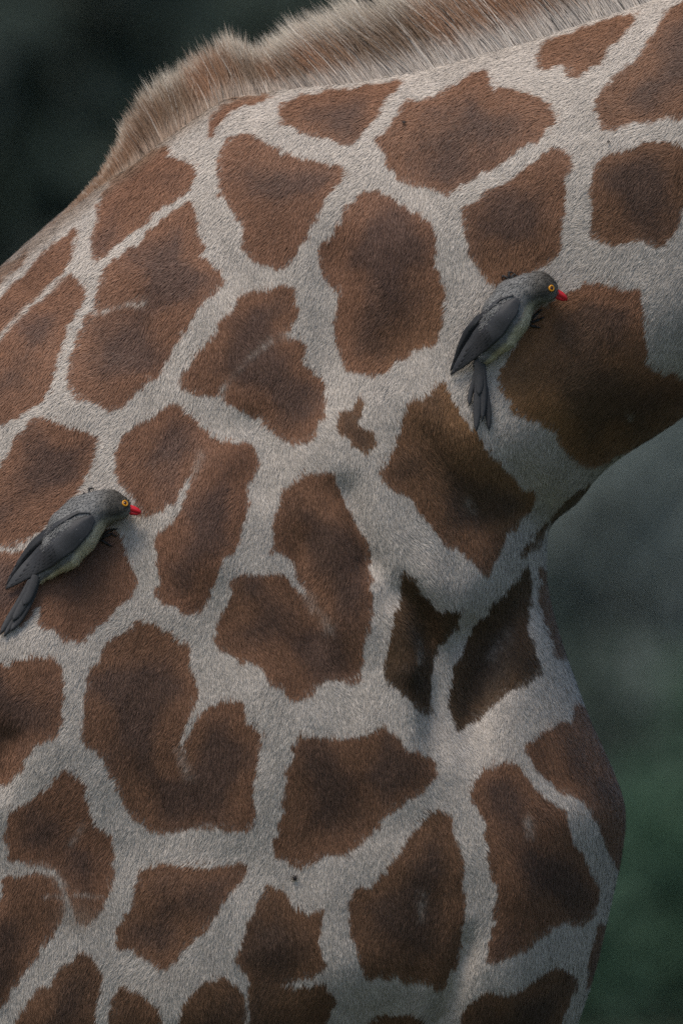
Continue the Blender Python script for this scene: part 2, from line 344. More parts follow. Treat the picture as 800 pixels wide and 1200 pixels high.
# ------------------------------------------------------------------ giraffe: coat markings
# each marking: outline in plan units, depth of colour (also holds painted shade in the neck folds)
PATCHES = [
 (1.0, [(-30,330),(0,314),(22,298),(38,288),(34,296),(20,314),(0,334),(-30,365)]),
 (0.95, [(-40,392),(0,350),(20,331),(40,311),(60,291),(85,271),(92,265),(90,285),(85,303),(75,318),(60,332),(40,352),(20,375),(0,389),(-40,428)]),
 (1.0, [(80,322),(90,325),(100,332),(103,345),(95,362),(85,375),(80,390),(76,405),(65,430),(60,460),(50,470),(30,482),(10,495),(-10,496),(-40,480),(-40,440),(0,397),(20,380),(45,357),(62,340)]),
 (1.0, [(120,235),(125,220),(140,205),(165,188),(190,170),(200,168),(197,180),(210,182),(228,190),(233,198),(230,210),(222,220),(205,232),(190,240),(175,255),(160,268),(145,280),(130,295),(117,306),(112,295),(109,280),(116,262),(118,245)]),
 (1.0, [(229,233),(231,255),(236,270),(241,290),(238,300),(250,308),(262,322),(260,328),(250,340),(240,350),(228,362),(222,380),(210,395),(200,412),(195,430),(185,438),(170,445),(160,455),(150,472),(130,476),(120,474),(105,468),(95,460),(85,452),(82,440),(88,420),(95,400),(102,385),(108,372),(118,362),(115,345),(123,330),(124,318),(135,302),(150,292),(165,285),(175,270),(190,260),(205,247),(220,236)]),
 (1.0, [(262,178),(275,162),(285,155),(297,155),(305,162),(320,170),(335,178),(350,183),(370,187),(395,190),(405,200),(402,210),(390,222),(380,235),(370,255),(360,272),(352,290),(345,300),(335,307),(310,309),(300,305),(290,292),(285,275),(288,262),(280,250),(270,238),(262,225),(258,215),(260,200)]),
 (1.0, [(246,158),(247,145),(258,128),(275,118),(300,112),(315,110),(318,115),(300,120),(280,126),(268,132),(263,142),(256,152),(250,160)]),
 (0.95, [(330,130),(335,122),(350,112),(380,107),(420,101),(455,96),(475,93),(465,105),(455,115),(450,125),(440,138),(430,150),(418,165),(400,166),(385,162),(370,155),(345,150),(333,142)]),
 (0.95, [(446,165),(444,160),(455,150),(465,138),(478,125),(482,115),(490,118),(505,116),(520,112),(530,100),(545,90),(560,83),(570,80),(577,88),(580,102),(600,103),(620,107),(645,118),(655,130),(655,142),(645,155),(625,165),(605,175),(585,192),(570,200),(545,212),(540,222),(525,222),(500,216),(470,206),(460,196),(452,188),(453,180)]),
 (0.9, [(632,70),(634,55),(650,45),(680,35),(710,22),(745,12),(748,18),(740,30),(728,42),(718,52),(712,68),(705,76),(690,80),(680,90),(672,88),(668,75),(662,72),(650,80),(640,82)]),
 (0.9, [(697,125),(703,112),(718,95),(732,82),(745,72),(755,58),(765,42),(775,25),(785,10),(800,0),(830,-15),(870,0),(870,110),(830,130),(800,134),(785,136),(770,138),(745,142),(725,147),(712,148),(705,140)]),
 (0.95, [(548,250),(550,240),(560,238),(575,222),(600,210),(615,198),(630,188),(645,175),(658,167),(665,178),(674,178),(668,190),(666,205),(662,230),(660,262),(660,295),(650,298),(640,307),(625,315),(610,322),(595,330),(580,330),(570,325),(562,308),(552,295),(548,275)]),
 (0.85, [(700,195),(705,185),(725,175),(750,168),(765,163),(785,165),(800,168),(850,170),(850,230),(810,225),(798,240),(793,262),(780,288),(765,282),(755,280),(745,284),(720,285),(700,280),(698,265),(696,240),(697,210)]),
 (1.0, [(376,300),(380,285),(390,270),(402,255),(410,240),(425,225),(440,223),(455,228),(470,238),(490,247),(505,262),(512,275),(510,300),(508,310),(518,325),(524,345),(523,370),(515,385),(510,400),(490,408),(480,415),(465,422),(455,437),(435,436),(412,436),(405,425),(400,412),(392,395),(395,375),(393,355),(400,345),(398,333),(388,335),(383,320)]),
 (0.95, [(214,447),(218,430),(230,412),(245,395),(258,375),(270,362),(285,342),(305,338),(325,333),(340,330),(347,338),(348,360),(344,378),(332,388),(345,395),(358,393),(357,420),(366,432),(378,437),(383,455),(380,480),(372,500),(358,514),(340,515),(325,505),(315,495),(308,482),(295,483),(280,475),(262,470),(258,462),(240,460),(225,456)]),
 (1.0, [(57,488),(72,490),(80,500),(90,502),(105,504),(116,512),(118,520),(112,540),(105,555),(98,570),(92,580),(85,595),(70,610),(50,618),(35,628),(15,634),(-5,638),(-40,640),(-40,600),(0,552),(5,545),(15,522),(30,505),(45,492)]),
 (1.0, [(-40,652),(0,646),(30,640),(55,632),(100,610),(135,615),(146,628),(150,640),(152,655),(158,665),(155,680),(152,700),(140,708),(130,720),(120,728),(108,735),(100,750),(85,748),(70,738),(50,733),(48,718),(50,705),(44,706),(38,722),(10,734),(-40,742)]),
 (1.0, [(136,545),(140,525),(150,503),(165,497),(172,488),(190,480),(198,469),(210,473),(225,485),(240,495),(252,512),(275,515),(292,517),(298,530),(302,540),(295,555),(290,570),(288,600),(285,625),(275,645),(262,650),(258,665),(250,680),(245,698),(235,710),(230,719),(215,714),(200,706),(187,700),(184,685),(188,665),(183,650),(181,630),(195,615),(208,605),(218,585),(229,553),(222,552),(210,575),(198,590),(185,598),(175,600),(165,598),(160,582),(150,568),(140,560)]),
 (0.9, [(318,638),(323,605),(330,578),(345,560),(355,548),(370,552),(385,550),(395,565),(405,585),(412,600),(420,620),(428,640),(430,655),(432,680),(435,700),(430,730),(425,755),(420,780),(415,795),(395,795),(375,798),(365,805),(358,815),(345,820),(335,812),(333,800),(318,800),(312,785),(300,775),(290,772),(280,772),(268,762),(255,758),(252,735),(258,720),(268,705),(272,688),(280,668),(300,670),(320,669),(335,674),(350,688),(362,700),(366,698),(356,680),(345,665),(338,650),(325,643)]),
 (0.75, [(420,460),(426,470),(424,482),(415,492),(422,498),(435,503),(440,512),(435,522),(425,527),(415,520),(408,508),(395,508),(393,495),(398,482),(412,478),(417,468)]),
 (0.92, [(520,443),(525,458),(535,470),(540,485),(548,495),(558,505),(568,518),(580,530),(590,545),(600,558),(612,572),(625,575),(627,588),(620,600),(610,605),(602,615),(592,625),(588,640),(580,655),(572,673),(560,662),(545,648),(533,640),(515,630),(502,615),(490,595),(480,580),(470,572),(458,570),(448,555),(445,545),(455,535),(462,520),(470,500),(473,480),(485,468),(500,462),(510,450)]),
 (1.15, [(585,440),(590,425),(605,405),(620,380),(635,362),(655,350),(670,340),(690,330),(710,327),(725,332),(732,340),(750,338),(757,350),(755,365),(758,400),(760,425),(770,432),(785,432),(795,440),(800,448),(860,430),(860,470),(800,487),(780,505),(760,518),(740,525),(725,532),(715,542),(690,547),(680,540),(668,530),(655,522),(658,510),(650,498),(640,495),(625,490),(610,482),(600,470),(592,455)]),
 (0.5, [(697,562),(682,573),(662,588),(648,602),(645,612),(660,612),(675,600),(690,585)]),
 (0.36, [(472,665),(478,672),(485,685),(490,695),(500,703),(510,712),(530,715),(545,714),(540,725),(525,740),(515,755),(508,770),(505,785),(503,805),(502,830),(495,832),(488,825),(475,812),(465,805),(455,795),(450,775),(455,750),(458,725),(465,705),(470,685)]),  # brown marking, darkened further to paint the shade of the neck crease
 (0.34, [(618,660),(620,675),(624,690),(620,705),(616,718),(620,745),(628,765),(632,775),(630,790),(615,796),(595,810),(580,820),(560,835),(548,845),(537,858),(530,840),(525,815),(530,790),(535,770),(545,750),(560,728),(575,710),(590,695),(600,685),(610,670)]),  # marking in the throat hollow; part of its darkness is painted shade
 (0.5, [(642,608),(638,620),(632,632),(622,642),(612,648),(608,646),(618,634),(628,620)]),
 (0.7, [(632,660),(645,672),(650,700),(656,730),(665,765),(658,768),(650,765),(645,755),(640,735),(633,720),(630,705),(631,685)]),
 (0.85, [(678,822),(690,826),(697,845),(707,870),(717,895),(727,915),(736,930),(739,950),(737,970),(735,990),(730,1015),(720,1018),(715,1000),(708,980),(700,960),(692,945),(685,940),(672,930),(662,927),(650,922),(635,910),(625,895),(617,878),(615,870),(630,862),(640,852),(655,843),(670,845),(672,830)]),
 (0.85, [(550,920),(555,908),(568,898),(580,893),(598,890),(610,900),(620,915),(628,925),(645,940),(660,950),(662,965),(670,985),(680,995),(690,1010),(700,1030),(703,1045),(698,1062),(690,1075),(680,1080),(665,1078),(650,1085),(635,1090),(620,1105),(605,1115),(590,1122),(570,1123),(572,1108),(580,1085),(582,1060),(583,1040),(575,1020),(570,1000),(572,985),(568,965),(560,945),(550,932)]),
 (0.8, [(716,1080),(712,1095),(708,1115),(702,1135),(694,1150),(686,1162),(688,1140),(693,1115),(697,1095),(702,1083)]),
 (0.7, [(652,1130),(660,1135),(672,1135),(674,1150),(668,1170),(660,1200),(655,1230),(545,1240),(540,1190),(548,1175),(560,1165),(572,1157),(585,1160),(600,1163),(620,1150),(635,1142)]),
 (0.75, [(523,947),(528,958),(532,975),(537,1000),(542,1025),(543,1060),(540,1100),(532,1130),(525,1150),(515,1155),(500,1148),(485,1147),(470,1147),(465,1140),(450,1142),(430,1145),(424,1135),(420,1110),(410,1090),(408,1065),(410,1050),(418,1040),(435,1035),(450,1020),(460,1008),(470,995),(480,975),(490,960),(500,950),(512,950)]),
 (0.85, [(446,845),(455,852),(470,868),(485,878),(500,885),(510,893),(510,905),(500,920),(490,930),(475,935),(465,943),(450,948),(445,960),(438,972),(425,978),(415,990),(405,1000),(390,998),(365,1005),(350,1010),(335,1002),(320,998),(325,975),(332,945),(335,920),(340,895),(348,870),(348,857),(365,860),(390,862),(410,862),(435,858),(442,852)]),
 (0.9, [(104,790),(112,775),(122,765),(130,750),(142,740),(155,735),(165,722),(178,727),(190,735),(205,742),(218,752),(224,770),(225,790),(230,800),(228,815),(223,830),(218,845),(212,862),(214,876),(219,878),(221,862),(230,842),(240,828),(255,822),(270,818),(285,818),(288,838),(300,850),(310,855),(305,880),(300,905),(297,930),(298,960),(290,970),(275,968),(255,966),(232,963),(215,970),(200,972),(180,972),(165,955),(150,945),(143,925),(138,910),(130,905),(125,885),(110,875),(100,865),(99,850),(103,825)]),
 (0.95, [(-40,780),(0,778),(20,772),(50,768),(68,770),(75,785),(77,810),(75,835),(70,858),(55,865),(40,868),(35,880),(25,895),(15,910),(0,922),(-40,930)]),
 (0.95, [(10,950),(20,942),(40,935),(55,920),(70,908),(82,895),(90,905),(100,920),(106,935),(107,960),(120,970),(130,978),(137,995),(133,1015),(127,1040),(118,1065),(105,1080),(95,1080),(85,1065),(78,1048),(72,1030),(65,1015),(50,1010),(30,1008),(10,1008),(8,980)]),
 (0.9, [(5,1022),(25,1022),(60,1020),(68,1030),(75,1048),(78,1065),(75,1075),(65,1082),(62,1095),(50,1100),(48,1115),(40,1120),(30,1135),(20,1150),(8,1165),(0,1175),(-40,1190),(-40,1060),(6,1052)]),
 (0.8, [(95,1113),(105,1118),(118,1125),(122,1140),(118,1165),(115,1190),(110,1215),(60,1240),(15,1210),(18,1195),(30,1175),(45,1160),(60,1148),(72,1138),(78,1125),(90,1122)]),
 (0.85, [(170,1012),(190,1010),(230,1014),(260,1010),(288,1008),(290,1015),(282,1030),(270,1048),(260,1055),(252,1072),(240,1088),(225,1100),(215,1112),(205,1125),(195,1135),(180,1125),(170,1118),(152,1108),(138,1110),(135,1090),(140,1075),(155,1065),(160,1045),(165,1025)]),
 (0.75, [(142,1150),(155,1158),(170,1165),(183,1172),(187,1200),(190,1240),(125,1240),(132,1190),(137,1165)]),
 (0.75, [(322,1035),(335,1042),(342,1058),(352,1062),(362,1068),(378,1060),(374,1072),(375,1100),(375,1120),(384,1130),(375,1138),(350,1143),(330,1148),(312,1152),(300,1155),(285,1135),(275,1120),(282,1110),(288,1095),(292,1075),(296,1062),(308,1055),(312,1045)]),
 (0.7, [(262,1138),(268,1145),(280,1158),(288,1170),(285,1200),(285,1240),(205,1240),(210,1195),(215,1175),(225,1160),(240,1150),(252,1142)]),
 (0.65, [(288,1148),(310,1146),(340,1152),(370,1152),(388,1153),(392,1162),(388,1180),(385,1200),(385,1240),(295,1240),(290,1200),(292,1175)]),
 (0.7, [(430,1195),(450,1188),(480,1190),(505,1195),(505,1240),(420,1240)]),
]
# fine pale lines, scars and a painted fold highlight in the coat: polyline, half width, strength
LINES = [([(2,1015),(40,1014),(62,1018),(74,1036),(80,1066)], 4.5, .9), ([(-20,413),(0,394),(40,355),(78,323)], 3.5, .9), ([(116,366),(135,358),(155,353),(172,352)], 3.0, .8), ([(332,387),(310,400),(292,413)], 3.5, .4), ([(263,448),(258,468)], 3.0, .8), ([(296,411),(280,428),(266,448)], 3.5, .12),
         ([(50,1047),(78,1046),(95,1045),(120,1048)], 2.0, .6), ([(212,878),(222,905)], 6, .35), ([(362,698),(385,730)], 7, .3), ([(229,553),(236,530)], 4, .35),
         ([(490,748),(491,770)], 3.0, .45), ([(617,958),(619,976)], 5, .5), ([(738,483),(741,486)], 4, .45), ([(495,1046),(494,1070)], 6, .3), ([(546,586),(551,592)], 6, .3),  # first entry paints the highlight along the fold rim, the rest are scars
         ([(288,1168),(291,1195)], 3, .45), ([(100,965),(85,985)], 4, .3), ([(592,740),(576,764)], 8, .18)]
CX0, CY0, CW, CHH = -120, -120, 1040, 1440
cx, cy = np.meshgrid(np.arange(CX0, CX0 + CW, 1.0), np.arange(CY0, CY0 + CHH, 1.0), indexing='ij')
PSD = np.full(cx.shape, -60.0); PDK = np.full(cx.shape, 0.9)
for dk, pl in PATCHES:
    P = np.asarray(pl, float); x0, y0 = P.min(0) - 45; x1, y1 = P.max(0) + 45
    i0, j0 = max(0, int(x0 - CX0)), max(0, int(y0 - CY0)); i1, j1 = min(CW, int(x1 - CX0)), min(CHH, int(y1 - CY0))
    s_ = poly_sd(cx[i0:i1, j0:j1], cy[i0:i1, j0:j1], smooth_poly(P, 1))
    sub = PSD[i0:i1, j0:j1]; up = s_ > sub
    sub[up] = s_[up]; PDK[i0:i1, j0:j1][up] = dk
LN = np.zeros(cx.shape)
for pl, w, st in LINES:
    P = np.asarray(pl, float); x0, y0 = P.min(0) - 30; x1, y1 = P.max(0) + 30
    i0, j0 = max(0, int(x0 - CX0)), max(0, int(y0 - CY0)); i1, j1 = int(x1 - CX0), int(y1 - CY0)
    G = np.stack([cx[i0:i1, j0:j1], cy[i0:i1, j0:j1]], -1); d = np.full(G.shape[:2], 1e9)
    for a, b in zip(pl[:-1], pl[1:]): d = np.minimum(d, seg_dist(G, a, b)[0])
    LN[i0:i1, j0:j1] = np.maximum(LN[i0:i1, j0:j1], st * np.exp(-(d / w) ** 2))
# markings elsewhere on the animal (off the traced flank): irregular cells
vis_pick = rng.choice(len(GV), 900, replace=False)
seeds = []
for i in vis_pick:
    p = GV[i]; r = 0.15 if p[2] > 1.6 else 0.10
    if all(np.linalg.norm(p - s0) > r for s0 in seeds): seeds.append(p)
seeds = np.array(seeds)
WHITE = np.array([0.62, 0.555, 0.485]); BROWN = np.array([0.285, 0.146, 0.088]); DARK = np.array([0.075, 0.052, 0.046])
def coat_color(P, fine=True):
    """coat colour at points on the skin"""
    px = P[:, 0] / S + 400; py = GROUND_Y - P[:, 2] / S
    # near flank is seen slightly enlarged relative to the midline plane: plan of the markings is taken on the flank surface
    sc = 1 + np.clip(-P[:, 1], 0, 0.4) / CAM_D
    mxp = 400 + (px - 400) * sc; myp = 600 + (py - 600) * sc
    if fine:
        wx = 5.5 * vnoise(mxp / 5.5, myp / 5.5, 3) + 7.0 * vnoise(mxp / 15, myp / 15, 4); wy = 5.5 * vnoise(mxp / 5.5, myp / 5.5, 5) + 7.0 * vnoise(mxp / 15, myp / 15, 6)
    else: wx = wy = 0
    s1 = bilin(PSD, mxp + wx - CX0, myp + wy - CY0); dk = bilin(PDK, mxp - CX0, myp - CY0); ln = bilin(LN, mxp + 0.4 * wx - CX0, myp + 0.4 * wy - CY0)
    ln = ln * np.clip(0.75 + 1.3 * vnoise(mxp / 2.6, myp / 3.4, 1) + 0.9 * vnoise(mxp / 7, myp / 7, 2), 0.05, 1.25)
    traced = (mxp > -38) & (mxp < 845) & (myp > -30) & (myp < 1238) & (P[:, 1] < 0.02)
    o = ~traced
    if o.any():
        Q = P[o] + 0.02 * np.stack([vnoise(px[o] / 30, py[o] / 30, 1), vnoise(px[o] / 30, py[o] / 30, 2), vnoise(px[o] / 30, py[o] / 30, 3)], 1)
        d1 = np.full(len(Q), 9.0); d2 = np.full(len(Q), 9.0)
        for s0 in seeds:
            d = ((Q - s0) ** 2).sum(1); d = np.sqrt(d)
            lt = d < d1; d2 = np.where(lt, d1, np.minimum(d2, d)); d1 = np.where(lt, d, d1)
        s1[o] = ((d2 - d1) * 0.5 - 0.014) / S; dk[o] = 0.85
        lowleg = np.clip((1.0 - P[o][:, 2]) / 0.5, 0, 1); s1[o] -= 60 * lowleg
    s1 = s1 + 1.2
    m = sstep(-1.2, 1.2, s1)
    n1 = vnoise(px / 42, py / 42, 0); n2 = vnoise(px / 15, py / 15, 7)
    core = sstep(0, 46, s1 + 60 * n1 + 14 * n2 - 4)
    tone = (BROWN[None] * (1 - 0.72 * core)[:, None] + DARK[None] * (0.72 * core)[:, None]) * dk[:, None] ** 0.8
    # olive cast of the darkest markings
    tone = tone * (1 + (1 - dk)[:, None] * np.array([-0.12, 0.10, -0.10]))
    gold = np.exp(-(((px - 630) / 150) ** 2 + ((py - 480) / 130) ** 2))
    tone = tone * (1 + gold[:, None] * np.array([0.0, 0.07, -0.22]))
    tone *= (1 + 0.35 * n1 + 0.2 * n2)[:, None]
    wh = WHITE[None] * (1 + 0.14 * n1 + 0.14 * n2)[:, None]
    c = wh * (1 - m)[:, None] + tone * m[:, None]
    tan = np.array([0.33, 0.25, 0.19])
    c = c * (1 - ln)[:, None] + (0.75 * WHITE + 0.25 * tan)[None] * ln[:, None]
    # paler tan base of the lower spot with the scar, and the tawny dorsal strip
    tb = np.exp(-(((px - 98) / 22) ** 2 + ((py - 1064) / 16) ** 2)) * 0.55
    c = c * (1 - tb)[:, None] + tan[None] * tb[:, None]
    fxx, fyy = mapxy(P[:, 0], P[:, 2]); dd = bilin(sd, fxx, fyy) / S
    st = sstep(26, 6, dd) * (px < 330) * (py < 420) * (px > -300) * 0.75
    c = c * (1 - st)[:, None] + np.array([0.30, 0.215, 0.15])[None] * st[:, None]
    return np.clip(c, 0.01, 0.8), m
bc, _ = coat_color(GV, False)
set_color(body_me, 'coat', bc * 0.8)
skin_m = mat('giraffe_skin', attr='coat', rough=0.8, spec=0.15)
giraffe = thing('giraffe', 'huge giraffe with brown patches, pale net lines and a short bristly mane', 'giraffe')
body = obj('body', body_me, skin_m, giraffe)

# ------------------------------------------------------------------ giraffe: short coat hair
def strands(name, root, d1, d2, width, wdir, cols, nrm, m, parent):
    """root -> d1 -> d2 three-level blades. cols: list of three colour arrays"""
    n = len(root); V = np.empty((n, 5, 3)); w = (wdir * width[:, None])
    V[:, 0] = root - 0.5 * w; V[:, 1] = root + 0.5 * w
    V[:, 2] = d1 - 0.42 * w; V[:, 3] = d1 + 0.42 * w; V[:, 4] = d2
    b = np.arange(n, dtype=np.int32)[:, None] * 5
    quads = b + np.array([[0, 1, 3, 2]], np.int32); tris = b + np.array([[2, 3, 4]], np.int32)
    me = mesh_np(name, V.reshape(-1, 3), [quads, tris])
    c = np.stack([cols[0], cols[0], cols[1], cols[1], cols[2]], 1).reshape(-1, 3)
    set_color(me, 'hair', c)
    set_vec(me, 'fur_normal', np.repeat(nrm, 5, 0))
    o = obj(name, me, m, parent); o['kind'] = 'stuff'
    return o
hair_m = mat('coat_hair', attr='hair', rough=0.55, spec=0.25, normal_attr='fur_normal', sheen=0.04)
tri = np.concatenate([GQ[:, [0, 1, 2]], GQ[:, [0, 2, 3]]])
cen = GV[tri].mean(1); cpx = cen[:, 0] / S + 400; cpy = GROUND_Y - cen[:, 2] / S
keep = (cpx > -70) & (cpx < 870) & (cpy > -70) & (cpy < 1270) & (GN[tri].mean(1)[:, 1] < 0.35)
tri = tri[keep]
e1 = GV[tri[:, 1]] - GV[tri[:, 0]]; e2 = GV[tri[:, 2]] - GV[tri[:, 0]]
area = 0.5 * np.linalg.norm(np.cross(e1, e2), axis=1)
# hair is as dense across the view as along it: weight by facing so that steep flanks are not over-planted
NST = 700000
wgt = area * (0.35 + 0.65 * np.clip(-GN[tri].mean(1)[:, 1], 0, 1))
pick = rng.choice(len(tri), NST, p=wgt / wgt.sum())
u = rng.random(NST); v = rng.random(NST); fl = u + v > 1; u[fl] = 1 - u[fl]; v[fl] = 1 - v[fl]
T3 = tri[pick]
root = GV[T3[:, 0]] + u[:, None] * (GV[T3[:, 1]] - GV[T3[:, 0]]) + v[:, None] * (GV[T3[:, 2]] - GV[T3[:, 0]])
nn = norm(GN[T3[:, 0]] * (1 - u - v)[:, None] + GN[T3[:, 1]] * u[:, None] + GN[T3[:, 2]] * v[:, None])
rpx = root[:, 0] / S + 400; rpy = GROUND_Y - root[:, 2] / S
COMB = [(100, 300, -.75, -.65), (300, 150, -.6, -.8), (600, 100, -.75, -.65), (760, 250, -.7, -.6), (650, 430, -.55, -.8), (450, 330, -.35, -.95), (330, 420, .1, -1),
        (80, 560, -.75, -.7), (250, 600, -.2, -1), (400, 700, .0, -1), (100, 850, -.5, -.85), (300, 950, -.1, -1), (500, 900, .25, -.95), (640, 880, .2, -1), (680, 1100, -.1, -1),
        (560, 1100, .0, -1), (200, 1150, -.25, -1), (540, 580, .25, -.9), (460, 640, .3, -.9)]
num = np.zeros((NST, 2)); den = np.zeros(NST)
for x, y, a, b in COMB:
    w = 1 / (((rpx - x) ** 2 + (rpy - y) ** 2) / 100 ** 2 + 0.3) ** 1.5
    num += w[:, None] * np.array([a, b]); den += w
ang = np.arctan2(num[:, 1], num[:, 0]) + 1.0 * vnoise(rpx / 45, rpy / 45, 2) + 0.5 * vnoise(rpx / 13, rpy / 13, 4) + rng.normal(0, 0.16, NST)
comb = np.stack([np.cos(ang), np.zeros(NST), np.sin(ang)], 1)
comb = norm(comb - (comb * nn).sum(1, keepdims=True) * nn)
Lh = 0.0088 * (0.7 + 0.6 * rng.random(NST))
fxx, fyy = mapxy(root[:, 0], root[:, 2]); rsd = bilin(sd, fxx, fyy) / S
dorsal = sstep(24, 4, rsd) * (rpx < 300) * (rpy < 400)
Lh *= 1 + 0.7 * dorsal
lift = 0.10 + 0.17 * rng.random(NST) + 0.16 * np.maximum(vnoise(rpx / 13, rpy / 13, 1), 0)
d1 = root + Lh[:, None] * 0.5 * norm(comb + lift[:, None] * 1.2 * nn)
d2 = d1 + Lh[:, None] * 0.5 * norm(comb + lift[:, None] * 0.45 * nn)
wdir = norm(np.cross(comb, nn) + rng.normal(0, 0.25, (NST, 3)))
hc, hm = coat_color(root)
val = 1 + rng.normal(0, 0.085, NST) + 0.20 * vnoise(rpx / 5.0, rpy / 5.0, 5)
val = np.clip(val, 0.45, 1.7)
hc = np.clip(hc * val[:, None], 0.008, 0.85)
fn = norm(nn + rng.normal(0, 0.12, (NST, 3)) + 0.12 * comb)
wid = 0.00072 * (0.75 + 0.5 * rng.random(NST))
strands('coat_hair', root - 0.001 * nn, d1, d2, wid, wdir, [hc * 0.82, hc, np.clip(hc * 1.08, 0, .9)], fn, hair_m, giraffe)

# ------------------------------------------------------------------ giraffe: mane
RIDGE = np.array([(40,280),(70,254),(96,231),(120,211),(150,187),(190,155),(235,122),(260,107),(330,93),(400,86),(480,72),(560,50),(640,26),(700,6),(760,-14),(900,-70),(1010,-135)], float)
MH = np.array([(40,2),(80,4),(100,8),(120,14),(140,27),(165,46),(190,62),(225,57),(250,62),(272,70),(295,58),(318,48),(345,52),(375,64),(400,76),(450,84),(560,98),(760,108),(1010,106)], float)
seg = np.linalg.norm(np.diff(RIDGE, axis=0), axis=1); cum = np.concatenate([[0], np.cumsum(seg)])
NM = 52000
sm = rng.random(NM) * cum[-1]
bx = np.interp(sm, cum, RIDGE[:, 0]); by = np.interp(sm, cum, RIDGE[:, 1])
tx = np.interp(sm + 8, cum, RIDGE[:, 0]) - np.interp(sm - 8, cum, RIDGE[:, 0]); ty = np.interp(sm + 8, cum, RIDGE[:, 1]) - np.interp(sm - 8, cum, RIDGE[:, 1])
tl = np.hypot(tx, ty); tx /= tl; ty /= tl
side = np.where(rng.random(NM) < 0.72, -1.0, 1.0)
off = rng.random(NM) ** 0.8 * np.interp(bx, [40, 96, 150, 260, 400, 560], [4, 7, 12, 15, 17, 20])
mpx = bx - ty * off; mpy = by + tx * off
hy = flank_depth(mpx, mpy)
mroot = np.stack([PX(mpx), side * np.maximum(hy - 0.003, 0.0), PZ(mpy)], 1)
mh = np.interp(bx, MH[:, 0], MH[:, 1])
clump = vnoise(bx / 9, off / 9 + 5 * side, 3)
mlen = mh * S * np.interp(bx, [100, 260, 420], [0.92, 0.98, 1.05]) * (0.58 + 0.52 * rng.random(NM) ** 0.8 + 0.30 * clump)
mlen *= np.where(rng.random(NM) < 0.02, 1.12, 1.0)
lean = np.interp(bx, [96, 200, 245, 270, 300, 360, 460, 760], [-.30, -.26, -.25, -.12, -.42, -.62, -.72, -.70]) + 0.30 * clump + rng.normal(0, 0.10, NM) + 0.25 * vnoise(bx / 28, off * 0, 6)
dirm = norm(np.stack([lean, side * (0.16 - 0.012 * off) + rng.normal(0, .05, NM), np.ones(NM)], 1))
K = 6
ts = np.linspace(0, 1, K)
bend = norm(np.stack([-np.ones(NM) * 0.7 + rng.normal(0, .5, NM), -side * 0.5 + rng.normal(0, .3, NM), rng.normal(0, .25, NM)], 1))
Pm = mroot[:, None] + dirm[:, None] * (mlen[:, None, None] * ts[None, :, None]) + bend[:, None] * (mlen[:, None, None] * 0.22 * (ts ** 2)[None, :, None])
wm = norm(np.cross(dirm, np.array([0, -1.0, 0])) + rng.normal(0, .25, (NM, 3)))
wd = 0.00062 * (0.7 + 0.6 * rng.random(NM))
Vm = np.empty((NM, 2 * K - 1, 3))
for i in range(K - 1):
    f = wd * (1 - 0.6 * ts[i] ** 2)
    Vm[:, 2 * i] = Pm[:, i] - 0.5 * wm * f[:, None]; Vm[:, 2 * i + 1] = Pm[:, i] + 0.5 * wm * f[:, None]
Vm[:, -1] = Pm[:, -1]
b = np.arange(NM, dtype=np.int32)[:, None] * (2 * K - 1)
fq = np.concatenate([b + np.array([[2 * i, 2 * i + 1, 2 * i + 3, 2 * i + 2]], np.int32) for i in range(K - 2)])
ft = b + np.array([[2 * K - 4, 2 * K - 3, 2 * K - 2]], np.int32)
mane_me = mesh_np('mane', Vm.reshape(-1, 3), [fq, ft])
# colour runs along each hair: pale root, tawny middle, straw tip (the hair itself is banded)
r_pale = np.interp(bx, [100, 240, 330, 480, 700], [.12, .22, .50, .72, .80])[:, None]
rootc = r_pale * np.array([.50, .47, .43]) + (1 - r_pale) * np.array([.30, .19, .12])
red = np.clip(0.5 + 1.3 * vnoise(bx / 30, bx * 0, 2), 0, 1)[:, None]
midc = red * np.array([.26, .13, .068]) + (1 - red) * np.array([.17, .108, .066])
tipc = np.array([.50, .45, .37])[None].repeat(NM, 0)
mc = np.empty((NM, K, 3))
pj = rng.normal(0, .05, NM)
for i, t in enumerate(ts):
    tt = t * mlen / (mh * S) + pj
    a = sstep(.18, .42, tt)[:, None]; bb = sstep(.77, .98, tt)[:, None]
    mc[:, i] = (rootc * (1 - a) + midc * a) * (1 - bb) + tipc * bb
palehair = (rng.random(NM) < np.interp(bx, [200, 420], [.02, .14]))
mc[palehair] = mc[palehair] * 0.35 + np.array([.56, .53, .48]) * 0.65
mc *= np.clip(1 + rng.normal(0, .16, NM) + .22 * clump, .45, 1.6)[:, None, None]
vc = np.empty((NM, 2 * K - 1, 3))
for i in range(K - 1): vc[:, 2 * i] = mc[:, i]; vc[:, 2 * i + 1] = mc[:, i]
vc[:, -1] = mc[:, -1]
set_color(mane_me, 'hair', np.clip(vc, .01, .85).reshape(-1, 3))
mn = norm(np.stack([lean * 0.3, side * 0.8, 0.45 * np.ones(NM)], 1) + rng.normal(0, .25, (NM, 3)))
set_vec(mane_me, 'fur_normal', np.repeat(mn, 2 * K - 1, 0))
mane_m = mat('mane_hair', attr='hair', rough=0.5, spec=0.3, normal_attr='fur_normal', sheen=0.03)
mane = obj('mane', mane_me, mane_m, giraffe); mane['kind'] = 'stuff'

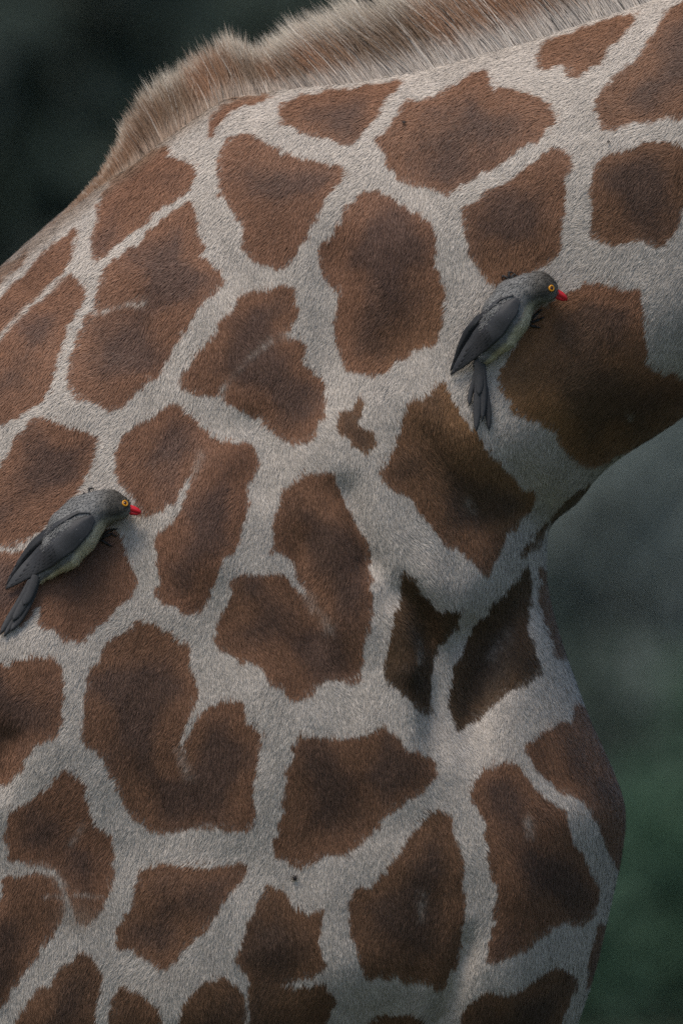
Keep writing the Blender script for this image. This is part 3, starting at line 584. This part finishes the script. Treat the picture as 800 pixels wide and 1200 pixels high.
# ------------------------------------------------------------------ surface frame on the near flank (for what clings to it)
def flank_frame(px, py):
    e = 6.0
    y = -float(flank_depth(np.array([px]), np.array([py]))[0])
    gxx = (flank_depth(np.array([px + e]), np.array([py])) - flank_depth(np.array([px - e]), np.array([py])))[0] / (2 * e * S)
    gzz = (flank_depth(np.array([px]), np.array([py - e])) - flank_depth(np.array([px]), np.array([py + e])))[0] / (2 * e * S)
    n = Vector((-gxx, -1.0, -gzz)).normalized()
    return Vector((float(PX(px)), y, float(PZ(py)))), n

# ------------------------------------------------------------------ oxpeckers
def tube(points, radii, seg=7):
    P = np.asarray(points, float); n = len(P); V = []; 
    for i in range(n):
        t = P[min(i + 1, n - 1)] - P[max(i - 1, 0)]; t = t / np.linalg.norm(t)
        a = np.cross(t, [0.31, 0.17, 0.93]); a /= np.linalg.norm(a); bvec = np.cross(t, a)
        for k in range(seg):
            an = 2 * math.pi * k / seg
            V.append(P[i] + radii[i] * (math.cos(an) * a + math.sin(an) * bvec))
    F4 = [(i * seg + k, i * seg + (k + 1) % seg, (i + 1) * seg + (k + 1) % seg, (i + 1) * seg + k) for i in range(n - 1) for k in range(seg)]
    V += [P[0], P[-1]]; c0, c1 = n * seg, n * seg + 1
    F3 = [(c0, (k + 1) % seg, k) for k in range(seg)] + [(c1, (n - 1) * seg + k, (n - 1) * seg + (k + 1) % seg) for k in range(seg)]
    return np.array(V), np.array(F4), np.array(F3)
def join(parts):
    V, A, B, o = [], [], [], 0
    for v, q4, t3 in parts:
        V.append(v); o_ = o
        if len(q4): A.append(np.asarray(q4) + o_)
        if len(t3): B.append(np.asarray(t3) + o_)
        o += len(v)
    return np.concatenate(V), (np.concatenate(A) if A else np.zeros((0, 4), int)), (np.concatenate(B) if B else np.zeros((0, 3), int))
def ellipsoid(c, ax, R=None, nu=14, nv=9):
    V = []
    for i in range(nv + 1):
        th = math.pi * i / nv
        for k in range(nu):
            ph = 2 * math.pi * k / nu
            V.append((math.sin(th) * math.cos(ph), math.sin(th) * math.sin(ph), math.cos(th)))
    V = np.array(V) * np.asarray(ax)
    if R is not None: V = V @ np.asarray(R).T
    F4 = [(i * nu + k, (i + 1) * nu + k, (i + 1) * nu + (k + 1) % nu, i * nu + (k + 1) % nu) for i in range(nv) for k in range(nu)]
    return V + np.asarray(c), np.array(F4), np.zeros((0, 3), int)
def blade(top, thick):
    """closed sheet from a grid of surface points (n,m,3), local +Z is outwards"""
    n, m = top.shape[:2]
    bot = top - np.array([0, 0, thick]) * np.sin(np.linspace(0.12, math.pi - 0.12, m))[None, :, None]
    V = np.concatenate([top.reshape(-1, 3), bot.reshape(-1, 3)]); o = n * m; F4 = []
    for i in range(n - 1):
        for k in range(m - 1):
            a, b_, c, d = i * m + k, i * m + k + 1, (i + 1) * m + k + 1, (i + 1) * m + k
            F4.append((a, b_, c, d)); F4.append((o + a, o + d, o + c, o + b_))
    rim = [i * m for i in range(n)] + [(n - 1) * m + k for k in range(1, m)] + [i * m + m - 1 for i in range(n - 2, -1, -1)] + [k for k in range(m - 2, 0, -1)]
    for a, b_ in zip(rim, rim[1:] + rim[:1]): F4.append((a, b_, o + b_, o + a))
    return V, np.array(F4), np.zeros((0, 3), int)

plum_m = mat('oxpecker_plumage', attr='feather', rough=0.75, spec=0.2, noise=(900, 0.12))
fuzz_m = mat('oxpecker_down', attr='hair', rough=0.8, spec=0.1, normal_attr='fur_normal')
wing_m = mat('oxpecker_wing', (0.042, 0.044, 0.048), rough=0.58, spec=0.3, noise=(260, 0.35), bump=(1400, 0.25, 0.0008))
flight_m = mat('oxpecker_flight_feather', (0.034, 0.035, 0.038), rough=0.55, spec=0.3, noise=(300, 0.3))
tail_m = mat('oxpecker_tail_feather', (0.045, 0.046, 0.049), rough=0.6, spec=0.3, noise=(300, 0.3))
bill_m = mat('oxpecker_red_bill', (0.60, 0.018, 0.028), rough=0.35, spec=0.5)
iris_m = mat('oxpecker_yellow_eye_ring', (0.62, 0.27, 0.012), rough=0.4, spec=0.5)
pupil_m = mat('oxpecker_pupil', (0.05, 0.012, 0.008), rough=0.15, spec=0.6)
foot_m = mat('oxpecker_foot', (0.03, 0.028, 0.027), rough=0.6, spec=0.3)

def oxpecker(label, cxp, cyp, spine, head, eye, bill, wing, tail, legs, belly_dir):
    bird = thing('oxpecker', label, 'bird', 'oxpeckers clinging to the giraffe')
    k_ = 1 + float(flank_depth(np.array([cxp]), np.array([cyp]))[0]) / CAM_D      # plan of the flank surface, as for the markings
    dx_, dy_ = (cxp - 400) / k_ + 400 - cxp, (cyp - 600) / k_ + 600 - cyp
    loc, n = flank_frame(cxp + dx_, cyp + dy_)
    base = Matrix(((1, 0, 0), (0, 0, -1), (0, 1, 0)))       # local X right, Y up, Z out of the flank
    M = base.to_4x4(); M.translation = loc
    bird.matrix_world = M
    d_c = float(flank_depth(np.array([cxp + dx_]), np.array([cyp + dy_]))[0])
    def skin(x, y):                                        # flank height in the bird's frame
        return flank_depth(np.asarray(x, float) + dx_, np.asarray(y, float) + dy_) - d_c
    U = lambda p: np.array([(p[0] - cxp) * S, (cyp - p[1]) * S, p[2] * S + float(skin([p[0]], [p[1]])[0])])
    sp = [(*U(p[:3]), p[3] * S) for p in spine]; hd = [(*U(p[:3]), p[3] * S) for p in head]
    def field(P):
        d = np.full(P.shape[:-1], 9.0)
        def sm(d, e, k): 
            h = np.clip(0.5 + 0.5 * (d - e) / k, 0, 1); return d + (e - d) * h - k * h * (1 - h)
        for ch, k in ((sp, 0.006), (hd, 0.005)):
            for A, B in zip(ch[:-1], ch[1:]):
                e, t = seg_dist(P, A[:3], B[:3]); e = e - (A[3] + (B[3] - A[3]) * t)
                d = sm(d, e, k)
        return d
    allp = np.array([p[:3] for p in sp + hd]); mr = max(p[3] for p in sp) + 0.012
    lo = allp.min(0) - mr; hi = allp.max(0) + mr; gh = 0.0017
    ax = [np.arange(lo[i], hi[i], gh) for i in range(3)]
    G = np.stack(np.meshgrid(*ax, indexing='ij'), -1)
    Fb = field(G)
    V, Q = surface_nets(Fb, lo, gh)
    me = mesh_np('body', V, [Q])
    nv = np.empty(len(V) * 3, np.float32); me.vertex_normals.foreach_get('vector', nv); N = nv.reshape(-1, 3).astype(float)
    bd = np.array(belly_dir, float); bd /= np.linalg.norm(bd)
    hc0 = U(head[-1][:3])
    def tint(P, Nn):
        k = sstep(0.20, 0.48, Nn @ bd)[:, None]
        dh = np.linalg.norm(P - hc0, axis=1) / S; hk = sstep(38, 18, dh)[:, None]
        back = np.array([.195, .196, .192]); headc = np.array([.088, .082, .072]); belly = np.array([.74, .67, .48]); throat = np.array([.24, .23, .20])
        top = back * (1 - hk) + headc * hk; low = belly * (1 - hk) + throat * hk
        c = top * (1 - k) + low * k
        return c * (1 + 0.25 * vnoise(P[:, 0] / 0.004, P[:, 1] / 0.004, 2))[:, None]
    set_color(me, 'feather', tint(V, N))
    obj('body', me, plum_m, bird)
    # soft contour feathers over head, back and belly
    w0 = np.array(wing['shoulder'], float); w1 = np.array(wing['tip'], float)
    dv = w1 - w0; WL = np.hypot(*dv); dv /= WL; pv = np.array([dv[1], -dv[0]])   # pv: towards the belly side of the near wing
    if pv @ np.array([bd[0], -bd[1]]) < 0: pv = -pv
    vp = np.stack([V[:, 0] / S + cxp, cyp - V[:, 1] / S], 1) - w0
    va, vperp = vp @ dv, vp @ pv
    under = (va > 26) & (vperp < np.interp(va, wing['along'], wing['right']) - 1) & (vperp > 1) & (N[:, 2] > -.2)
    free = np.flatnonzero(~under)
    nf = 16000; idx = rng.choice(free, nf); r0 = V[idx] + rng.normal(0, gh * .4, (nf, 3)); n0 = N[idx]
    tailward = U(spine[0][:3]) - U(head[-1][:3]); tailward /= np.linalg.norm(tailward)
    cd = norm(tailward[None] + rng.normal(0, .16, (nf, 3))); cd = norm(cd - (cd * n0).sum(1, keepdims=True) * n0)
    l0 = 0.0034 * (0.6 + 0.7 * rng.random(nf))
    a1 = r0 + l0[:, None] * .5 * norm(cd + .16 * n0); a2 = a1 + l0[:, None] * .5 * norm(cd + .02 * n0)
    col = tint(r0, n0) * np.clip(1 + rng.normal(0, .13, nf), .6, 1.5)[:, None]
    strands('plumage', r0 - 0.0008 * n0, a1, a2, 0.0010 * (0.7 + .6 * rng.random(nf)), norm(np.cross(cd, n0)), [col * .8, col, col * 1.1], norm(n0 + rng.normal(0, .06, (nf, 3)))[:, [0, 2, 1]] * np.array([1, -1, 1]), fuzz_m, bird)
    # height of the body surface above the flank at a plan position
    zs = np.arange(hi[2], lo[2], -0.0006)
    def height(x, y):
        P = np.stack([np.broadcast_to(x[:, None], (len(x), len(zs))), np.broadcast_to(y[:, None], (len(x), len(zs))), np.broadcast_to(zs[None], (len(x), len(zs)))], -1)
        f = field(P); hit = (f < 0); first = hit.argmax(1); z = zs[first]; z[~hit.any(1)] = np.nan
        return z
    # wings
    def wing_z(x, y, along, lift, tipz):
        z = height(x, y); ok = ~np.isnan(z)
        zz = np.where(ok, z, 0)
        zfar = np.interp(along, [0, 0.55 * WL, WL], [30, 24, tipz]) * S + skin(x / S + cxp, cyp - y / S)
        k = sstep(0.50 * WL, 0.85 * WL, along)
        zz = np.where(ok, np.maximum(zz * (1 - k) + zfar * k, zz + 0.0004), zfar - 0.003)
        return zz + lift
    def wing_sheet(al, lf, rt, n, m, lift, tipz, thick, drop=0.0, shell=None, memo=[]):
        A = np.linspace(al[0], al[-1], n); Lw = np.interp(A, al, lf); Rw = np.interp(A, al, rt)
        sgrid = np.linspace(0, 1, m)
        along = np.repeat(A[:, None], m, 1); perp = Lw[:, None] + (Rw - Lw)[:, None] * sgrid[None]
        X = w0[0] + dv[0] * along + pv[0] * perp; Y = w0[1] + dv[1] * along + pv[1] * perp
        x = (X - cxp) * S; y = (cyp - Y) * S
        if shell is None:
            z = wing_z(x.ravel(), y.ravel(), along.ravel(), lift, tipz).reshape(n, m)
            z = blur(np.maximum(z, blur(z, 1.2)), 1.0)
            edge = sgrid if which == 1 else 1 - sgrid           # dorsal edge tucks under the mantle feathers
            z = z - 0.0030 * sstep(.38, 0., edge)[None] * sstep(WL * .95, WL * .6, along)
            memo.clear(); memo.append((z.copy(), al[0], al[-1], A, Lw, Rw))
        else:                                              # feathers lie on the folded wing already shaped
            zg, a0_, a1_, A_, L0, R0 = shell
            lw_ = np.interp(along, A_, L0); rw_ = np.interp(along, A_, R0)
            fs = np.clip((perp - lw_) / np.maximum(rw_ - lw_, 1e-6), 0, 1) * (zg.shape[1] - 1)
            fa = np.clip((along - a0_) / (a1_ - a0_), 0, 1) * (zg.shape[0] - 1)
            z = bilin(zg, fa.ravel(), fs.ravel()).reshape(n, m) + lift + np.interp(np.linspace(0, 1, n), [0, .3], [-.0022, 0])[:, None]
        z = z - drop * S * (2 * sgrid[None] - 1) ** 2
        top = np.stack([x, y, z], -1)
        e = np.cross(top[1, 0] - top[0, 0], top[0, 1] - top[0, 0])
        if e[2] < 0: top = top[:, ::-1]
        return blade(top, thick)
    al = np.array(wing['along'], float); rt = np.array(wing['right'], float); lf = -np.array(wing['left'], float)
    for which in (1, -1):
        if which == 1: L_, R_ = lf, rt
        else: L_, R_ = lf - np.array(wing['far'], float), lf - 1.0
        v, q4, t3 = wing_sheet(al, L_, R_, 26, 13, 0.0026, wing['tipz'] - (0 if which == 1 else 5), 0.0022)
        shell = wing_sheet.__defaults__[-1][0]
        wo = obj('wing', mesh_np('wing', v, [q4, t3]), wing_m, bird)
        nfe = 6 if which == 1 else 3
        for k in range(nfe):
            f = k / max(nfe - 1, 1)
            a0 = WL * (0.30 + 0.06 * (1 - f)); a1_ = WL * (1.01 - 0.055 * (nfe - 1 - k) if which == 1 else 0.98 - 0.08 * (nfe - 1 - k))
            A = np.linspace(a0, a1_, 12); u_ = np.linspace(0, 1, 12)
            lo_ = np.interp(A, al, L_); hi_ = np.interp(A, al, R_)
            c0 = hi_ - (hi_ - lo_) * (0.10 + 0.62 * (1 - f)) if which == 1 else lo_ + (hi_ - lo_) * (0.2 + 0.5 * f)
            wdt = 3.2 * np.sqrt(np.sin(np.clip(0.18 + 0.82 * u_, 0, 1) * math.pi * 0.985).clip(0, 1)) + 0.15
            v, q4, t3 = wing_sheet(A, c0 - wdt, c0 + wdt, 12, 5, 0.0001 + 0.00018 * (nfe - k), wing['tipz'], 0.0009, 0.4, shell)
            obj('flight_feather', mesh_np('flight_feather', v, [q4, t3]), flight_m, wo)
    # tail: separate feathers fanning from the rump
    to = bpy.data.objects.new('tail', None); C.objects.link(to); to.parent = bird
    for k, (pts, wdt) in enumerate(tail):
        P = np.array([U(p) for p in pts]); nseg = 12
        tt = np.linspace(0, len(P) - 1, nseg); cl = np.stack([np.interp(tt, np.arange(len(P)), P[:, i]) for i in range(3)], 1)
        cl = np.stack([blur(cl[:, i:i + 1], 1.0)[:, 0] for i in range(3)], 1) if nseg > 6 else cl
        cl[0] = P[0]; cl[-1] = P[-1]
        dr = np.gradient(cl, axis=0); pr = norm(np.stack([-dr[:, 1], dr[:, 0], np.zeros(nseg)], 1))
        uu = np.linspace(0, 1, nseg); prof = wdt * S * np.interp(uu, [0, .3, .7, .9, 1], [.75, 1, 1, .72, .12])
        sg = np.linspace(-1, 1, 5)
        top = cl[:, None] + pr[:, None] * (prof[:, None, None] * sg[None, :, None]); top[..., 2] += (-1.2 * S * sg ** 2)[None] + 0.0005 * k
        e = np.cross(top[1, 0] - top[0, 0], top[0, 1] - top[0, 0])
        if e[2] < 0: top = top[:, ::-1]
        v, q4, t3 = blade(top, 0.0009)
        obj('tail_feather', mesh_np('tail_feather', v, [q4, t3]), tail_m, to)
    # bill: upper and lower mandible
    b0 = U(bill['base']); b1 = U(bill['tip']); dn = np.array(bill['down'], float); dn = dn / np.linalg.norm(dn)
    bo = bpy.data.objects.new('bill', None); C.objects.link(bo); bo.parent = bird
    ax_ = b1 - b0; ln_ = np.linalg.norm(ax_); axu = ax_ / ln_
    up = [b0 - dn * 1.4 * S - axu * 5 * S, b0 - dn * 1.6 * S, b0 + .45 * ax_ - dn * 1.5 * S, b0 + .8 * ax_ - dn * .6 * S, b1 + dn * .6 * S, b1 + axu * .6 * S + dn * 2.4 * S]
    lw = [b0 + dn * 2.6 * S - axu * 5 * S, b0 + dn * 2.4 * S, b0 + .4 * ax_ + dn * 2.7 * S, b0 + .75 * ax_ + dn * 2.6 * S, b0 + .93 * ax_ + dn * 2.2 * S]
    obj('upper_mandible', mesh_np('upper_mandible', *(lambda t: (t[0], [t[1], t[2]]))(tube(up, np.array([4.6, 4.5, 3.9, 3.2, 2.1, .6]) * S, 10))), bill_m, bo)
    obj('lower_mandible', mesh_np('lower_mandible', *(lambda t: (t[0], [t[1], t[2]]))(tube(lw, np.array([3.4, 3.3, 2.8, 2.0, .7]) * S, 10))), bill_m, bo)
    # eyes: one on each side of the head
    hx, hy_ = (eye[0] - cxp) * S, (cyp - eye[1]) * S
    col = np.arange(hi[2], lo[2], -0.0003); f = field(np.stack([np.full(len(col), hx), np.full(len(col), hy_), col], -1)) < 0
    ztop = col[f.argmax()]; zbot = col[len(col) - 1 - f[::-1].argmax()]
    for z0, sg in ((ztop, 1), (zbot, -1)):
        eo = bpy.data.objects.new('eye', None); C.objects.link(eo); eo.parent = bird
        eps = 0.0008
        g3 = np.array([field(np.array([[hx + (a == 0) * eps, hy_ + (a == 1) * eps, z0 + (a == 2) * eps]]))[0] - field(np.array([[hx - (a == 0) * eps, hy_ - (a == 1) * eps, z0 - (a == 2) * eps]]))[0] for a in range(3)])
        ne = g3 / np.linalg.norm(g3); R = np.array(Vector((0, 0, 1)).rotation_difference(Vector(ne)).to_matrix())
        ctr = np.array([hx, hy_, z0])
        # fleshy yellow ring
        ringV = []; ringF = []; ns, nr = 20, 8
        for i in range(ns):
            a = 2 * math.pi * i / ns
            for j in range(nr):
                bq = 2 * math.pi * j / nr; rr_ = (2.9 + 1.15 * math.cos(bq)) * S
                ringV.append(R @ np.array([rr_ * math.cos(a), rr_ * math.sin(a), 1.2 * S * math.sin(bq)]) + ctr + ne * 0.9 * S)
                ringF.append((i * nr + j, ((i + 1) % ns) * nr + j, ((i + 1) % ns) * nr + (j + 1) % nr, i * nr + (j + 1) % nr))
        obj('eye_ring', mesh_np('eye_ring', np.array(ringV), [np.array(ringF)]), iris_m, eo)
        v, q4, t3 = ellipsoid(ctr + ne * 0.6 * S, np.array([2.3, 2.3, 1.9]) * S, R)
        obj('pupil', mesh_np('pupil', v, [q4]), pupil_m, eo)
    # legs: shank, three toes forward, one back, each with a hooked claw
    for leg in legs:
        hip = U(leg['hip']); ank = U(leg['ankle'])
        parts = [tube([hip, 0.5 * (hip + ank) + np.array([0, 0, 2 * S]), ank], [2.6 * S, 2.0 * S, 1.9 * S])]
        claws = []
        for tp in leg['toes']:
            P = [U(p) for p in tp]
            parts.append(tube([ank] + P[:-1], [1.8 * S] + [1.5 * S] * (len(P) - 2) + [1.3 * S]))
            d = P[-1] - P[-2]; 
            claws.append(tube([P[-2] - 0.2 * d, P[-2] + 0.45 * d + np.array([0, 0, 1.6 * S]), P[-1] + np.array([0, 0, .5 * S]), P[-1] + .25 * d - np.array([0, 0, 2.2 * S])], [1.3 * S, 1.1 * S, .7 * S, .2 * S], 6))
        v, q4, t3 = join(parts)
        lo_ = obj('leg', mesh_np('leg', v, [q4, t3]), foot_m, bird)
        for c_ in claws: obj('claw', mesh_np('claw', c_[0], [c_[1], c_[2]]), foot_m, lo_)
    return bird

oxpecker('grey oxpecker clinging to the giraffe neck with its tail hanging straight down',
    590, 385,
    [(560, 426, 9, 5.5), (570, 411, 14, 12.5), (583, 390, 21, 23), (592, 371, 23, 27), (602, 353, 23, 24), (614, 345, 25, 18)],
    [(604, 347, 25, 19), (618, 341, 26, 18), (631, 338, 26, 17.5), (640, 341, 26, 12.5)],
    (644, 339), dict(base=(650, 345, 26), tip=(662, 351, 23), down=(-.35, -.93, -.1)),
    dict(shoulder=(604, 350), tip=(529, 437), along=[0, 13, 43, 65, 87, 104, 115], right=[5, 13, 17, 13.5, 8, 4, .6], left=[3, 10, 13, 12, 8, 4, .3], far=[2, 5, 7, 8, 6, 3, 1], tipz=9),
    [([(560, 418, 18), (558, 440, 11), (551, 460, 8), (550, 474, 7)], 3.2), ([(562, 416, 18), (566, 445, 11), (572, 478, 8), (573, 503, 7)], 4.0),
     ([(560, 416, 19), (561, 445, 12), (559, 478, 9), (558, 504, 8)], 4.6), ([(564, 416, 19), (566, 440, 13), (566, 465, 10), (565, 492, 9)], 4.4), ([(561, 414, 20), (563, 434, 14), (562, 450, 12), (561, 462, 11)], 5.0)],
    [dict(hip=(590, 345, 14), ankle=(596, 328, 5), toes=[[(596, 323, 5), (596, 320, 5), (600, 320, 3)], [(600, 324, 4), (602, 322, 4), (605, 324, 2)], [(592, 325, 4), (589, 324, 4), (588, 327, 2)], [(596, 332, 3), (598, 336, 3), (600, 338, 2)]]),
     dict(hip=(606, 385, 12), ankle=(618, 378, 4), toes=[[(624, 372, 4), (630, 366, 3), (634, 363, 2)], [(625, 377, 4), (632, 374, 3), (636, 372, 2)], [(622, 382, 4), (628, 383, 3), (632, 384, 2)], [(612, 384, 3), (607, 390, 3), (604, 393, 2)]])],
    (0.74, -0.60, -0.28))

oxpecker('grey oxpecker perched on the giraffe shoulder with its tail slanting back',
    80, 640,
    [(44, 680, 9, 5.5), (58, 663, 14, 13), (73, 645, 20, 24), (86, 624, 23, 29), (99, 608, 24, 26), (111, 600, 25, 20)],
    [(102, 602, 25, 20), (116, 596, 26, 19), (129, 594, 26, 18), (140, 596, 26, 13)],
    (145.5, 591), dict(base=(151, 598, 26), tip=(163, 601, 24), down=(-.2, -.96, -.1)),
    dict(shoulder=(109, 605), tip=(9, 688), along=[0, 12, 40, 72, 100, 118, 131], right=[4, 13, 18, 15, 8, 4, .6], left=[3, 11, 14, 13, 9, 5, .3], far=[2, 6, 8, 9, 6, 3, 1], tipz=9),
    [([(44, 676, 16), (32, 702, 11), (18, 724, 8), (7, 744, 7)], 4.2), ([(40, 674, 16), (29, 698, 11), (14, 722, 8), (2, 742, 7)], 4.4),
     ([(46, 676, 16), (38, 700, 11), (26, 722, 9), (14, 738, 8)], 4.6), ([(43, 673, 18), (35, 696, 13), (25, 714, 11), (17, 726, 10)], 5.0), ([(45, 670, 19), (40, 686, 15), (34, 700, 13), (29, 708, 12)], 5.4)],
    [dict(hip=(98, 600, 14), ankle=(104, 583, 5), toes=[[(104, 578, 5), (104, 574, 6), (108, 573, 3)], [(108, 579, 4), (110, 578, 4), (112, 580, 2)], [(100, 580, 4), (98, 579, 4), (97, 581, 2)], [(104, 588, 3), (106, 592, 3), (108, 594, 2)]]),
     dict(hip=(104, 640, 12), ankle=(116, 632, 4), toes=[[(124, 624, 5), (130, 621, 4), (136, 620, 2)], [(124, 628, 5), (130, 626, 4), (135, 628, 2)], [(121, 635, 4), (126, 638, 3), (130, 640, 2)], [(110, 639, 3), (105, 644, 3), (102, 647, 2)]])],
    (0.72, -0.62, -0.30))

# ------------------------------------------------------------------ ticks in the coat
tick_m = mat('tick_shell', (0.02, 0.015, 0.013), rough=0.4, spec=0.4)
def tick(label, px, py, r, a):
    t = thing('tick', label, 'tick', 'ticks in the coat')
    loc, n = flank_frame(px, py)
    base = Matrix(((1, 0, 0), (0, 0, -1), (0, 1, 0)))
    M = (Vector((0, -1, 0)).rotation_difference(n).to_matrix() @ base @ Matrix.Rotation(a, 3, 'Z')).to_4x4()
    M.translation = loc + n * 0.0045
    t.matrix_world = M
    v, q4, _ = ellipsoid((0, 0, 0), np.array([.75, 1.15, .6]) * r)
    v2, q2_, _ = ellipsoid((0, 1.15 * r, 0), np.array([.35, .45, .3]) * r, None, 8, 6)
    v, q4, _ = join([(v, q4, []), (v2, q2_, [])])
    obj('body', mesh_np('body', v, [q4]), tick_m, t)
    for sg in (-1, 1):
        for k in range(4):
            y = (0.8 - 0.42 * k) * r
            v, q4, t3 = tube([(sg * .5 * r, y, 0), (sg * 1.2 * r, y + .15 * r * (1.5 - k), .25 * r), (sg * 1.6 * r, y + .35 * r * (1.5 - k), -.5 * r)], [.14 * r, .12 * r, .05 * r], 5)
            obj('leg', mesh_np('leg', v, [q4, t3]), tick_m, t)
tick('tiny black tick on the pale gap under the broad chest patch', 346, 1022, 0.0029, 0.4)
tick('tiny black tick on the lobed brown patch just below the mane', 473, 150, 0.0018, 0.9)
tick('tiny black tick at the pale junction between three neck patches', 709, 173, 0.0014, 2.0)

# ------------------------------------------------------------------ background: trees and bushes far behind
def leaf_mat(name, c):
    m = mat(name, c, rough=0.6, spec=0.3, noise=(0.9, 0.5)); return m
def crown_mesh(name, n, size, lobes, seed):
    r = np.random.default_rng(seed); P = []
    per = n // len(lobes)
    for (lx, ly, lz, rx, rz) in lobes:
        d = norm(r.normal(0, 1, (per, 3))); rad = r.random(per) ** 0.45
        P.append(np.array([lx, ly, lz]) + d * rad[:, None] * np.array([rx, rx, rz]) * (1 + 0.18 * np.sin(5 * d[:, :1] + 7 * d[:, 2:])))
    P = np.concatenate(P); n = len(P); P[:, 2] = np.maximum(P[:, 2], 0.15)
    a = norm(r.normal(0, 1, (n, 3)) + np.array([0, 0, -.4])); b_ = norm(np.cross(a, r.normal(0, 1, (n, 3))))
    L = size * (0.6 + 0.8 * r.random(n))[:, None]
    V = np.stack([P, P + .5 * L * a + .28 * L * b_, P + L * a, P + .5 * L * a - .28 * L * b_], 1)
    return mesh_np(name, V.reshape(-1, 3), [np.arange(n * 4).reshape(n, 4)], False)
def trunk_mesh(name, h, r, limbs, seed):
    rr = np.random.default_rng(seed)
    parts = [tube([(0, 0, -.2), (.05 * h * rr.normal() * .3, 0, h * .4), (.04 * h * rr.normal(), .03 * h, h)], [r * 1.3, r, r * .55], 9)]
    for k in range(limbs):
        a = rr.random() * 6.28; z = h * (.5 + .45 * rr.random()); L = h * (.45 + .3 * rr.random())
        parts.append(tube([(0, 0, z), (.5 * L * math.cos(a), .5 * L * math.sin(a), z + .3 * L), (L * math.cos(a), L * math.sin(a), z + .75 * L)], [r * .5, r * .35, r * .12], 7))
    v, q4, t3 = join(parts)
    return mesh_np(name, v, [q4, t3])
bark = mat('dark_bark', (0.05, 0.04, 0.032), rough=0.9, spec=0.1, noise=(3, .4))
LV = {'deep': leaf_mat('deep_green_leaves', (0.050, 0.072, 0.058)), 'mid': leaf_mat('mid_green_leaves', (0.055, 0.112, 0.070)),
      'grey': leaf_mat('grey_green_leaves', (0.15, 0.185, 0.176)), 'fresh': leaf_mat('fresh_green_leaves', (0.06, 0.115, 0.06))}
tree_lobes = [(0, 0, 5.5, 3.4, 3.0), (-1.8, .3, 4.2, 2.4, 2.2), (1.9, -.3, 4.4, 2.4, 2.2), (.3, -1.2, 3.2, 2.6, 1.9), (-.5, .6, 7.6, 2.2, 1.9), (1.2, .2, 2.2, 2.2, 1.6), (-1.3, -.6, 2.0, 2.2, 1.6)]
bush_lobes = [(0, 0, 1.3, 1.6, 1.3), (-1.0, .2, .9, 1.1, .9), (1.1, -.2, 1.0, 1.1, 1.0), (.2, -.5, 2.1, .9, .8)]
tree_crowns = {}; tm = [trunk_mesh('trunk', 4.6, .22, 6, 1), trunk_mesh('trunk', 5.0, .26, 7, 2)]
def tree(label, x, y, s, kind, var, rz):
    key = (kind, var)
    if key not in tree_crowns:
        me = crown_mesh('crown', 9100, 0.42, tree_lobes, 20 + var); me.materials.append(LV[kind]); tree_crowns[key] = me
    t = thing('tree', label, 'tree', 'trees far behind the giraffe'); t.location = (x, y, 0); t.scale = (s, s, s); t.rotation_euler = (0, 0, rz)
    obj('trunk', tm[var % 2], bark, t); obj('crown', tree_crowns[key], None, t)
bush_crowns = {}; bt = trunk_mesh('stem', 1.0, .07, 6, 5)
def bush(label, x, y, s, kind, var, rz):
    key = (kind, var)
    if key not in bush_crowns:
        me = crown_mesh('crown', 3600, 0.26, bush_lobes, 40 + var); me.materials.append(LV[kind]); bush_crowns[key] = me
    t = thing('bush', label, 'bush', 'bushes far behind the giraffe'); t.location = (x, y, 0); t.scale = (s, s, s); t.rotation_euler = (0, 0, rz)
    obj('stem', bt, bark, t); obj('crown', bush_crowns[key], None, t)
for i, (x, y, sc_, kd) in enumerate([(-7.5, 52, .9, 'deep'), (-4.8, 54, 1.0, 'mid'), (-2.2, 52, .85, 'deep'), (4.6, 54, .95, 'deep'), (6.4, 52, 1.0, 'mid'), (8.6, 54, .9, 'deep'), (3.6, 47, .6, 'deep'), (5.4, 48, .6, 'mid'), (-.6, 50, .7, 'deep')]):
    bush({'deep': 'dark green bush along the foot of the blurred wood', 'mid': 'mid green bush along the foot of the blurred wood'}[kd], x, y, sc_, kd, i % 2, i * 1.1)
DL = 'deep green tree in the blurred wood behind the giraffe'
for i, x in enumerate((-22, -16.5, -11.5, -6.8, -2.6, 1.8, 6.2, 11, 16, 22)):
    tree(DL, x, 66 + 3 * (i % 2), 1.0 + .12 * ((i * 7) % 3), 'deep', i % 2, i * 1.3)
for i, x in enumerate((-19, -13.5, -8.5, -4, .5, 4.2, 9, 14, 19)):
    tree('deep green tree in the blurred wood behind the giraffe', x, 74 + 2 * (i % 2), 1.25, 'deep', (i + 1) % 2, 2 + i * 1.7)
tree('pale grey green tree showing blurred between the giraffe neck and breast', 2.3, 60, .5, 'grey', 0, .5)
bush('mid green bush in front of the pale grey green tree', 2.0, 55, .62, 'mid', 1, 1.9)
bush('fresh green bush low beside the mid green bush', 2.75, 50, .55, 'fresh', 0, .3)
bush('low mid green bush in front of the pale grey green tree, nearer the breast', 1.5, 46, .5, 'mid', 1, .8)
bush('deep green bush showing blurred close to the giraffe breast', .7, 54, .8, 'deep', 0, 3.0)
